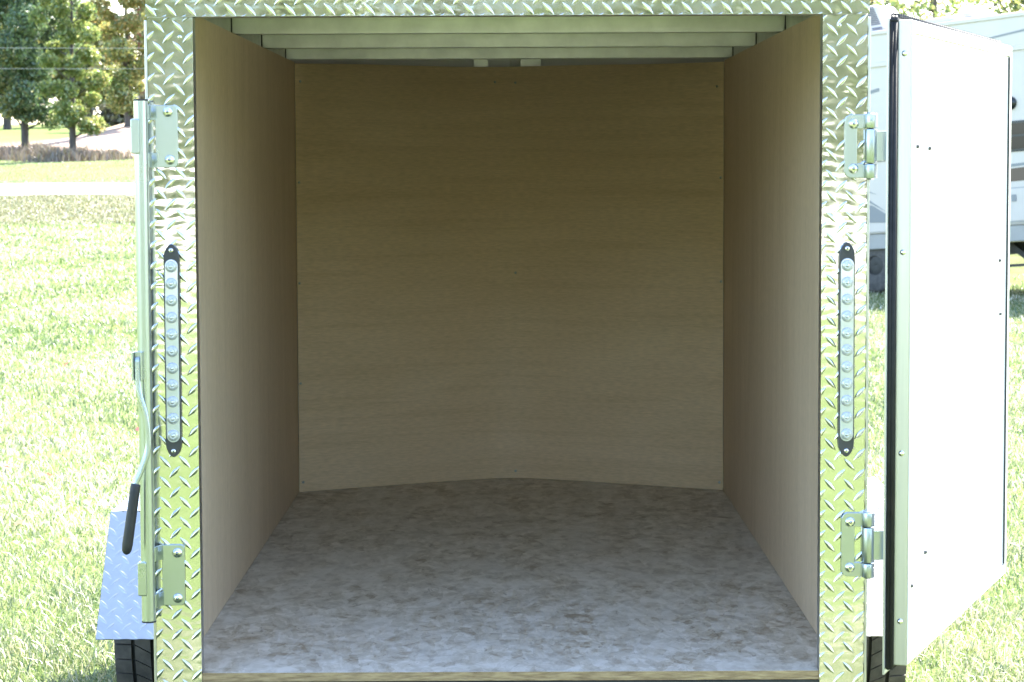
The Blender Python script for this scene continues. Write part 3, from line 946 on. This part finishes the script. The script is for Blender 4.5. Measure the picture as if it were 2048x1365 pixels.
# graphics are thin films on the wall
def decal(name, poly, mat, off=-.003):
    return rvp(name, MB().prism(poly, off, -.0004, 'y'), mat, rvb)
def arc(cx, cz, r, a0, a1, n=12):
    return [(cx + r * math.cos(R(a0 + (a1 - a0) * k / n)), cz + r * math.sin(R(a0 + (a1 - a0) * k / n))) for k in range(n + 1)]
decal('swoosh', [(-.6, 1.02), (-.3, .94), (.05, .885), (.33, .87), (.33, .965), (.12, 1.09), (-.06, 1.13), (-.6, 1.26)], 'rv_grey')
decal('swoosh', [(-.6, 1.46), (-.06, 1.25), (.32, 1.00), (.02, 1.16), (-.6, 1.36)], 'rv_grey')
decal('swoosh', [(-.6, 1.52), (-.05, 1.32), (.2, 1.22), (-.05, 1.29), (-.6, 1.475)], 'rv_grey')
decal('swoosh', [(-.9, 1.60)] + [p for p in arc(.52, 1.42, .53, 188, 128)] + [(.0, 1.86), (-.5, 1.72)], 'rv_grey', -.0045)
decal('stripe', [(-1.2, 2.22), (.30, 2.48), (.30, 2.52), (-1.2, 2.29)], 'rv_grey')
decal('stripe', [(1.72, 2.93), (3.4, 3.09), (3.4, 3.14), (2.2, 3.00), (1.76, 2.955)], 'rv_grey')
decal('stripe', [(1.2, 1.24), (4.8, 1.30), (4.8, 1.44), (2.6, 1.43), (1.2, 1.37)], 'rv_brown')
decal('stripe', [(1.2, 1.385), (2.6, 1.45), (4.8, 1.47), (4.8, 1.49), (2.6, 1.475), (1.2, 1.44)], 'rv_grey')
win = rvp('window', MB().box(1.83, 2.95, -.012, .002, 1.60, 1.96), 'black_plastic', bevel=.006)
rvp('pane', MB().box(1.86, 2.92, -.016, -.0125, 1.63, 1.775), 'rv_glass', win)
rvp('pane', MB().box(1.86, 2.92, -.0155, -.0125, 1.80, 1.93), 'rv_glass', win)
w2 = rvp('window', MB().box(.02, .50, -.012, .002, 1.62, 1.79), 'rv_grey', bevel=.005)
rvp('pane', MB().box(.04, .48, -.016, -.0125, 1.635, 1.70), 'rv_glass', w2)
pl = MB().lathe([(.0001, -.05), (.05, -.048), (.075, -.03), (.08, 0)], 20, 'y', 0, T((2.10, 0, 2.17)))
rvp('porch_light', pl, 'rv_glass')
hat = rvp('compartment_door', MB().prism(rrect(1.93, 2.75, .79, 1.17, .03), -.012, -.0005, 'y'), 'rv_white', bevel=.004)
rvp('latch', MB().box(2.06, 2.12, -.02, -.0125, 1.02, 1.10), 'rv_grey', hat)
rvp('trim', MB().prism(rrect(1.915, 2.765, .775, 1.185, .035), -.006, -.0003, 'y'), 'rv_skirt', hat)
# running gear
mb = MB()
mb.lathe([(.12, -.09), (.30, -.1), (.335, -.08), (.34, 0), (.335, .08), (.30, .1), (.12, .09)], 32, 'y')
for (x, s) in ((.06, 1), (-.72, 1), (3.9, 1)):
    z = .36 - .0699 * x if x > 0 else .335 - .07 * x
    for yy in (.16, 2.26):
        wv = mb.build('wheel', 'tyre', rv, mtx=T((x, yy, z)))
        MB().lathe([(.001, -.06), (.1, -.07), (.16, -.05), (.19, -.08), (.19, .0)], 24, 'y').build('rim', 'frame_black', wv)
mb = MB(); mb.box(-1.2, 5.0, .45, .55, .40, .545); mb.box(-1.2, 5.0, 1.9, 2.0, .40, .545)
for x in (-.6, .6, 1.8, 3.0, 4.2): mb.box(x, x + .08, .551, 1.899, .42, .54)
rvp('chassis', mb, 'frame_black')
rvp('step', MB().box(1.72, 2.5, -.10, .25, .255, .285).box(1.74, 1.78, .0, .04, .284, .545).box(2.44, 2.48, .0, .04, .284, .545), 'frame_black')
mb = MB(); mb.prism([(1.72, .545), (1.84, .545), (2.16, .30), (2.10, .27)], .30, .36, 'y')
rvp('stabiliser_leg', mb, 'frame_black')

# ------------------------------------------------------------------ foliage
def leaf_mat(name, cols, trans=0.45):
    m = bpy.data.materials.new(name)
    m.use_nodes = True
    nt = m.node_tree
    nt.nodes.clear()
    out = nd(nt, "ShaderNodeOutputMaterial")
    gm = nd(nt, "ShaderNodeNewGeometry")
    rp = nd(nt, "ShaderNodeValToRGB")
    els = rp.color_ramp.elements
    els[0].position = 0; els[0].color = (*cols[0], 1)
    els[1].position = 1; els[1].color = (*cols[-1], 1)
    for i, c in enumerate(cols[1:-1]):
        e_ = els.new((i + 1) / (len(cols) - 1)); e_.color = (*c, 1)
    nt.links.new(gm.outputs["Random Per Island"], rp.inputs[0])
    df = nd(nt, "ShaderNodeBsdfDiffuse")
    tr = nd(nt, "ShaderNodeBsdfTranslucent")
    ms = nd(nt, "ShaderNodeMixShader"); ms.inputs[0].default_value = trans
    gl = nd(nt, "ShaderNodeBsdfGlossy"); gl.inputs["Roughness"].default_value = .38
    gl.inputs["Color"].default_value = (.9, .9, .9, 1)
    ms2 = nd(nt, "ShaderNodeMixShader"); ms2.inputs[0].default_value = .06
    nt.links.new(rp.outputs[0], df.inputs[0]); nt.links.new(rp.outputs[0], tr.inputs[0])
    nt.links.new(df.outputs[0], ms.inputs[1]); nt.links.new(tr.outputs[0], ms.inputs[2])
    nt.links.new(ms.outputs[0], ms2.inputs[1]); nt.links.new(gl.outputs[0], ms2.inputs[2])
    nt.links.new(ms2.outputs[0], out.inputs[0])
    return m
M['leaf_dark'] = leaf_mat('dark_green_leaves', [(.05, .085, .045), (.08, .14, .065), (.12, .19, .075), (.19, .25, .10)], .38)
M['leaf_yellow'] = leaf_mat('yellow_green_leaves', [(.08, .14, .04), (.16, .22, .06), (.25, .29, .08), (.34, .33, .11)], .45)
M['leaf_autumn'] = leaf_mat('autumn_leaves', [(.10, .15, .045), (.20, .22, .06), (.30, .27, .08), (.36, .24, .09)], .45)
M['leaf_red'] = leaf_mat('red_leaves', [(.22, .05, .04), (.32, .09, .06), (.36, .16, .08)], .45)
M['leaf_olive'] = leaf_mat('olive_leaves', [(.05, .09, .03), (.10, .14, .045), (.20, .20, .06), (.30, .26, .08)], .45)
M['bark'] = pmat('grey_brown_bark', (.055, .045, .04), (.10, .085, .075), scale=9, stretch=(1, 1, .25), rough=.9, bump=.02)

def leaf_cloud(centers, radii, count, size, seed, flat=.75):
    g = np.random.default_rng(seed)
    idx = g.choice(len(centers), count, p=np.array(radii) ** 2.2 / np.sum(np.array(radii) ** 2.2))
    d = g.normal(size=(count, 3)); d /= np.linalg.norm(d, axis=1)[:, None]
    r = np.array(radii)[idx] * np.cbrt(g.uniform(.12, 1, count)) * g.uniform(.8, 1.18, count)
    p = np.array(centers)[idx] + d * r[:, None] * np.array([1, 1, flat])
    a = g.normal(size=(count, 3)); a /= np.linalg.norm(a, axis=1)[:, None]
    b = np.cross(a, g.normal(size=(count, 3))); b /= np.linalg.norm(b, axis=1)[:, None]
    s = size * g.uniform(.55, 1.35, count)[:, None]
    q = np.stack([p - a * s, p - b * s * .55, p + a * s, p + b * s * .55], 1)
    return q.reshape(-1, 3)

def quads_obj(name, v, mats, parent, mat_idx=None):
    n_ = len(v) // 4
    return np_mesh(name, v, np.arange(n_ * 4), np.full(n_, 4), mats, parent, mat_idx=mat_idx)

def tree(name, label, x, y, h, cw, cb, tr, leaf, seed, count=16000, leaf2=None, size=.13, group=None, forks=7, zoff=0.0):
    """h height, cw crown half width, cb crown base height, tr trunk radius"""
    g = random.Random(seed)
    z = float(ground_z(x, y)) - .05 + zoff
    t = thing(name, label, 'tree', (x, y, z), group=group)
    mb = MB()
    top = (g.uniform(-.2, .2), g.uniform(-.2, .2), h * .82)
    mb.tube([(0, 0, -.1), (.01, 0, .12), (.0, .01, cb * .8), (top[0] * .3, top[1] * .3, cb + (h - cb) * .3), (top[0], top[1], top[2])],
            [tr * 1.5, tr * 1.12, tr, tr * .5, tr * .08], 10)
    cs, rs = [], []
    for k in range(forks * 4):
        u = (k + .5) / (forks * 4)
        zz = cb * .95 + (h - cb) * u * .92
        env = cw * (.50 + .95 * math.sin(math.pi * min(1, .12 + u * .9))) * .72
        a = k * 2.39996 + g.uniform(-.4, .4)
        rr = env * g.uniform(.55, 1.0)
        e_ = Vector((rr * math.cos(a), rr * math.sin(a), zz + .12 * rr))
        st = Vector((top[0] * u, top[1] * u, max(cb * .75, zz - .55 * rr)))
        mid = st.lerp(e_, .5) + Vector((0, 0, -.05 * rr))
        mb.tube([st, mid, e_], [tr * .38 * (1.1 - u), tr * .22 * (1.1 - u), .012], 6)
        cs.append(tuple(e_)); rs.append(cw * g.uniform(.24, .40))
        cs.append(tuple(mid + Vector((g.uniform(-.3, .3), g.uniform(-.3, .3), g.uniform(0, .4))))); rs.append(cw * g.uniform(.2, .34))
    cs.append((top[0], top[1], h * .93)); rs.append(cw * .3)
    for k in range(10):
        u = (k + .5) / 10
        cs.append((top[0] * u + g.uniform(-.3, .3), top[1] * u - cw * .3, cb + (h - cb) * u)); rs.append(cw * g.uniform(.3, .42))
    mb.build('trunk', 'bark', t)
    v = leaf_cloud(cs, rs, count, size, seed)
    if leaf2:
        c4 = v.reshape(-1, 4, 3).mean(1)
        w = np.sin(c4[:, 0] * 1.7 + seed) + np.sin(c4[:, 2] * 1.3 + c4[:, 1]) + rng.normal(0, .7, len(c4))
        quads_obj('crown', v, [leaf, leaf2], t, (w > 1.0).astype(int))
    else:
        quads_obj('crown', v, leaf, t)
    return t

def wx(px, y): return (px - 1027.0) / 4693.0 * (y + 4.919) + .01
tree('shade_tree', 'dark green tree at the left edge, trunk rising from dry brush', wx(55, 72), 72, 10.0, 1.75, 1.25, .125, 'leaf_dark', 3, 75000, 'leaf_olive', size=.062)
tree('shade_tree', 'yellow-green tree with short dark trunk, right of the dark tree', wx(150, 66), 66, 9.0, 1.02, .95, .105, 'leaf_yellow', 5, 44000, 'leaf_autumn', size=.056)
tree('shade_tree', 'autumn-tinged tree behind the yellow-green one, nearest the trailer', wx(262, 92), 92, 11.0, 1.5, .5, .16, 'leaf_autumn', 8, 42000, 'leaf_yellow', size=.075)
tree('maple_tree', 'far tree with a few red leaves beside the left jamb', wx(318, 112), 112, 7.2, 2.1, .8, .14, 'leaf_autumn', 9, 16000, 'leaf_red', size=.1)
tree('hill_tree', 'small distant olive tree on the hill behind the dark green tree', wx(20, 118), 118, 6.5, 2.6, 1.5, .2, 'leaf_olive', 12, 30000, size=.13)
tree('hill_tree', 'small distant autumn tree on the hill behind the yellow-green one', wx(185, 126), 126, 6.5, 2.4, 1.5, .2, 'leaf_autumn', 14, 30000, 'leaf_olive', size=.13)
tree('roadside_tree', 'yellowing tree with forked trunk above the travel trailer air conditioner', wx(1872, 46), 46, 8.2, 2.3, 2.0, .13, 'leaf_yellow', 21, 6500, 'leaf_autumn', size=.065)
tree('roadside_tree', 'green tree beyond the travel trailer just right of the jamb', wx(1735, 54), 54, 9.5, 2.2, 2.0, .15, 'leaf_yellow', 23, 11000, 'leaf_olive', size=.07)
tree('roadside_tree', 'dark leafy tree at the upper right corner beyond the roof vent', wx(2062, 50), 50, 8.5, 2.0, 2.2, .14, 'leaf_olive', 25, 8000, 'leaf_yellow', size=.07)

# wood behind the camera (seen mirrored in the bright plates)
cs, rs = [], []
mbt = MB()
for k in range(150):
    x = -66 + (k % 75) * 1.78 + random.uniform(-1, 1); y = (-84 if k < 75 else -93) + random.uniform(-4, 4)
    h = random.uniform(11, 21)
    mbt.tube([(x, y, -.2), (x + random.uniform(-.4, .4), y, h * .8)], [.22, .06], 7, 1)
    for q in range(9):
        cs.append((x + random.uniform(-1.9, 1.9), y + random.uniform(-1.9, 1.9), .4 + h * (q + random.uniform(0, 1)) / 9)); rs.append(random.uniform(1.1, 2.1))
v = leaf_cloud(cs, rs, 150000, .33, 77)
nq = len(v) // 4
wood = quads_obj('wood', v, ['leaf_olive', 'leaf_yellow', 'leaf_dark'], None, np.where(rng.uniform(0, 1, nq) < .62, 2, rng.integers(0, 2, nq)))
wood["kind"] = "stuff"; wood["label"] = "wood of mixed trees across the gravel yard, mirrored in the tread plate"; wood["category"] = "wood"
tw = mbt.build('trunk', ['bark', 'bark'], wood); tw["kind"] = "stuff"

# dry brush round the trunks, thicket on the slope
M['dry_stalk'] = leaf_mat('dry_stalks', [(.07, .055, .045), (.13, .10, .08), (.20, .155, .115), (.11, .11, .05)], .25)
def blades(px_, py_, hgt, wid, lean, seed, droop=.35):
    g = np.random.default_rng(seed)
    n_ = len(px_)
    z = ground_z(px_, py_)
    a = g.uniform(0, 2 * np.pi, n_)
    dx, dy = np.cos(a), np.sin(a)
    l = lean * g.uniform(.2, 1.0, n_) * hgt
    b = g.uniform(0, 2 * np.pi, n_)
    sxv, syv = -np.sin(b) * wid, np.cos(b) * wid
    base = np.stack([px_, py_, z - .004], -1)
    mid = base + np.stack([dx * l * .38, dy * l * .38, hgt * .6], -1)
    tip = base + np.stack([dx * l, dy * l, hgt * (1 - droop * g.uniform(0, 1, n_) * lean)], -1)
    s = np.stack([sxv, syv, np.zeros(n_)], -1)
    v = np.stack([base - s, base + s, mid + s * .8, mid - s * .8, tip], 1).reshape(-1, 3)
    o = np.arange(n_)[:, None] * 5
    lp = np.concatenate([o + np.array([[0, 1, 2, 3]]), o + np.array([[3, 2, 4]])], 1).ravel()
    sz = np.tile([4, 3], n_)
    return v, lp, sz
def brush(name, label, spots, n_, hgt, seed, mat='dry_stalk', wid=.012):
    g = np.random.default_rng(seed)
    k = g.integers(0, len(spots), n_)
    sp = np.array(spots)[k]
    px_ = sp[:, 0] + g.normal(0, 1, n_) * sp[:, 2]; py_ = sp[:, 1] + g.normal(0, 1, n_) * sp[:, 3]
    hh = hgt * g.uniform(.2, 1.15, n_) * (.55 + .45 * np.sin(px_ * 3.1 + 2 * np.sin(px_ * 1.3)) * np.cos(py_ * 1.7))
    hh = np.maximum(hh, .06)
    v, lp, sz = blades(px_, py_, hh, np.full(n_, wid), .6, seed)
    o = np_mesh(name, v, lp, sz, mat)
    o["kind"] = "stuff"; o["label"] = label; o["category"] = "brush"
    return o
brush('dry_brush', 'dry grey-brown brush under the two left trees', [(wx(x, y), y, .55, .8) for x, y in ((-20, 70), (15, 70.5), (45, 70), (75, 70), (100, 69), (125, 67), (165, 66), (182, 66.5))], 18000, .62, 31, wid=.014)
M['thicket'] = leaf_mat('thicket_leaves', [(.03, .035, .02), (.06, .06, .03), (.10, .09, .05)], .25)
cs = [(wx(p, y), y, float(ground_z(wx(p, y), y)) + .5) for p, y in ((232, 99), (248, 101), (262, 100), (275, 102), (292, 101), (310, 100), (335, 101))]
v = leaf_cloud(cs, [.8] * len(cs), 5200, .13, 41)
th = quads_obj('thicket', v, 'thicket', None)
th["kind"] = "stuff"; th["label"] = "dark thicket on the slope beside the trailer"; th["category"] = "thicket"

# wires
M['wire'] = pmat('wire_grey', (.30, .30, .31), rough=.5)
pw = thing('utility_line', 'pair of thin pale utility wires crossing in front of the left trees', 'wires', (0, 58, 0))
x0, x1 = -44.0, 34.0
for (za, sag) in ((5.05, .5), (4.33, .32)):
    pts_ = []
    for k in range(41):
        t = k / 40
        pts_.append((x0 + (x1 - x0) * t, 0, za + .35 * (1 - t) * .6 - sag * 4 * t * (1 - t)))
    MB().tube(pts_, .005, 6).build('wire', 'wire', pw)
for x in (x0, x1):
    zg = float(ground_z(x, 58))
    MB().tube([(x, .14, zg - .3), (x, .14, 6.3)], [.13, .1], 12).box(x - .06, x + .06, -.02, .06, 4.3, 5.4).build('pole', 'bark', pw)

# ------------------------------------------------------------------ grass blades on the lawn
M['blade'] = leaf_mat('grass_blades', [(.08, .125, .035), (.145, .185, .065), (.21, .235, .105), (.30, .305, .18), (.40, .375, .26)], .42)
M['dead_blade'] = leaf_mat('clipped_dry_grass', [(.42, .40, .28), (.54, .52, .40), (.66, .64, .54)], .3)
M['deep_blade'] = leaf_mat('deep_green_blades', [(.04, .08, .022), (.065, .12, .032), (.10, .16, .05)], .4)
def field(n_, plo, phi, d0, d1, seed):
    g = np.random.default_rng(seed)
    D = d0 * (d1 / d0) ** (g.uniform(0, 1, n_) ** .92)
    p = g.uniform(plo, phi, n_)
    return (p - 1027) / 4693 * D, D - 4.919, D
xa, ya, da = field(150000, -420, 430, 5.6, 36, 51)
xb, yb, db = field(125000, 1640, 2460, 5.6, 31, 52)
xc, yc, dc = field(190000, -2000, 4000, 2.2, 34, 54)
x_, y_, d_ = np.concatenate([xa, xb, xc]), np.concatenate([ya, yb, yc]), np.concatenate([da, db, dc])
wide = np.concatenate([np.ones(len(xa) + len(xb)), np.full(len(xc), 1.7)])
keep = ~((np.abs(x_) < .72) & (y_ > -.3) & (y_ < 2.9))
for sx in (-1, 1):
    keep &= ~((np.abs(x_ - sx * .934) < .12) & (np.abs(y_ - 1.4) < .14))
clump = np.sin(x_ * 7.1 + np.sin(y_ * 5.3)) * np.sin(y_ * 6.3 + np.sin(x_ * 4.1))
keep &= rng.uniform(0, 1, len(x_)) < .72 + .28 * clump
x_, y_, d_, clump, wide = x_[keep], y_[keep], d_[keep], clump[keep], wide[keep]
hh = (.030 + .034 * rng.uniform(0, 1, len(x_)) ** 1.6) * (1 + .22 * clump)
v, lp, sz = blades(x_, y_, hh, .0017 * np.maximum(1, d_ / 8.5) * wide, 1.25, 53)
patch = np.sin(x_ * 1.9 + 1.3 * np.sin(y_ * .9)) + np.sin(y_ * 1.4 + 1.7 * np.sin(x_ * 1.1 + 2)) + .6 * np.sin(x_ * 4.3 + y_ * 3.1)
u_ = rng.uniform(0, 1, len(x_))
mi = np.where(u_ < .10 + .09 * np.clip(patch, -1, 2), 1, np.where(u_ > .86 + .16 * np.clip(patch, -2, .6), 2, 0))
mi = np.repeat(mi.astype(np.int32), 2)
gr = np_mesh('grass', v, lp, sz, ['blade', 'dead_blade', 'deep_blade'], mat_idx=mi)
gr["kind"] = "stuff"; gr["label"] = "mown sunlit lawn grass round the trailer"; gr["category"] = "grass"
# a few fallen leaves
lv = []
g = np.random.default_rng(61)
for k in range(90):
    d = 9 * (3.2 ** g.uniform()); p = g.uniform(-100, 300) if k % 3 else g.uniform(1760, 2150)
    x = (p - 1027) / 4693 * d; y = d - 4.919
    s = .022 * g.uniform(.6, 1.3); a = g.uniform(0, 6.28); tz = g.uniform(-.5, .5)
    z = float(ground_z(x, y)) + .04
    u = np.array([math.cos(a), math.sin(a), tz]) * s; w = np.array([-math.sin(a), math.cos(a), -.2]) * s * .6
    c0 = np.array([x, y, z])
    lv += [c0 - u, c0 - w, c0 + u, c0 + w]
fl_ = quads_obj('fallen_leaves', np.array(lv), 'leaf_red', None)
fl_["kind"] = "stuff"; fl_["label"] = "few fallen brown leaves scattered on the lawn"; fl_["category"] = "leaves"

# longer rough grass on the bank before the drive and along its far verge
g = np.random.default_rng(71)
n1, n2 = 46000, 26000
yy = np.concatenate([g.uniform(30.0, 38.8, n1), 44.5 + 22 * g.uniform(0, 1, n2) ** 1.5])
xx = (np.concatenate([g.uniform(-160, 420, n1), g.uniform(-160, 420, n2)]) - 1027) / 4693 * (yy + 4.919)
tuft = .5 + .5 * np.sin(xx * 2.3 + 2 * np.sin(yy * 1.1)) * np.sin(yy * 1.9 + np.sin(xx * 1.7))
hv = (.035 + .075 * g.uniform(0, 1, n1 + n2) * tuft) * np.concatenate([np.ones(n1), np.full(n2, .6)])
v, lp, sz = blades(xx, yy, hv, np.full(n1 + n2, .0055), .9, 72)
mi = np.repeat(np.concatenate([g.choice(3, n1, p=[.25, .12, .63]), g.choice([0, 1, 3], n2, p=[.6, .12, .28])]).astype(np.int32), 2)
M['bank_blade'] = leaf_mat('bank_grass', [(.07, .08, .03), (.12, .12, .05), (.19, .165, .085)], .4)
rg = np_mesh('rough_grass', v, lp, sz, ['blade', 'dead_blade', 'bank_blade', 'deep_blade'], mat_idx=mi)
rg["kind"] = "stuff"; rg["label"] = "rough unmown grass along both sides of the gravel drive"; rg["category"] = "grass"
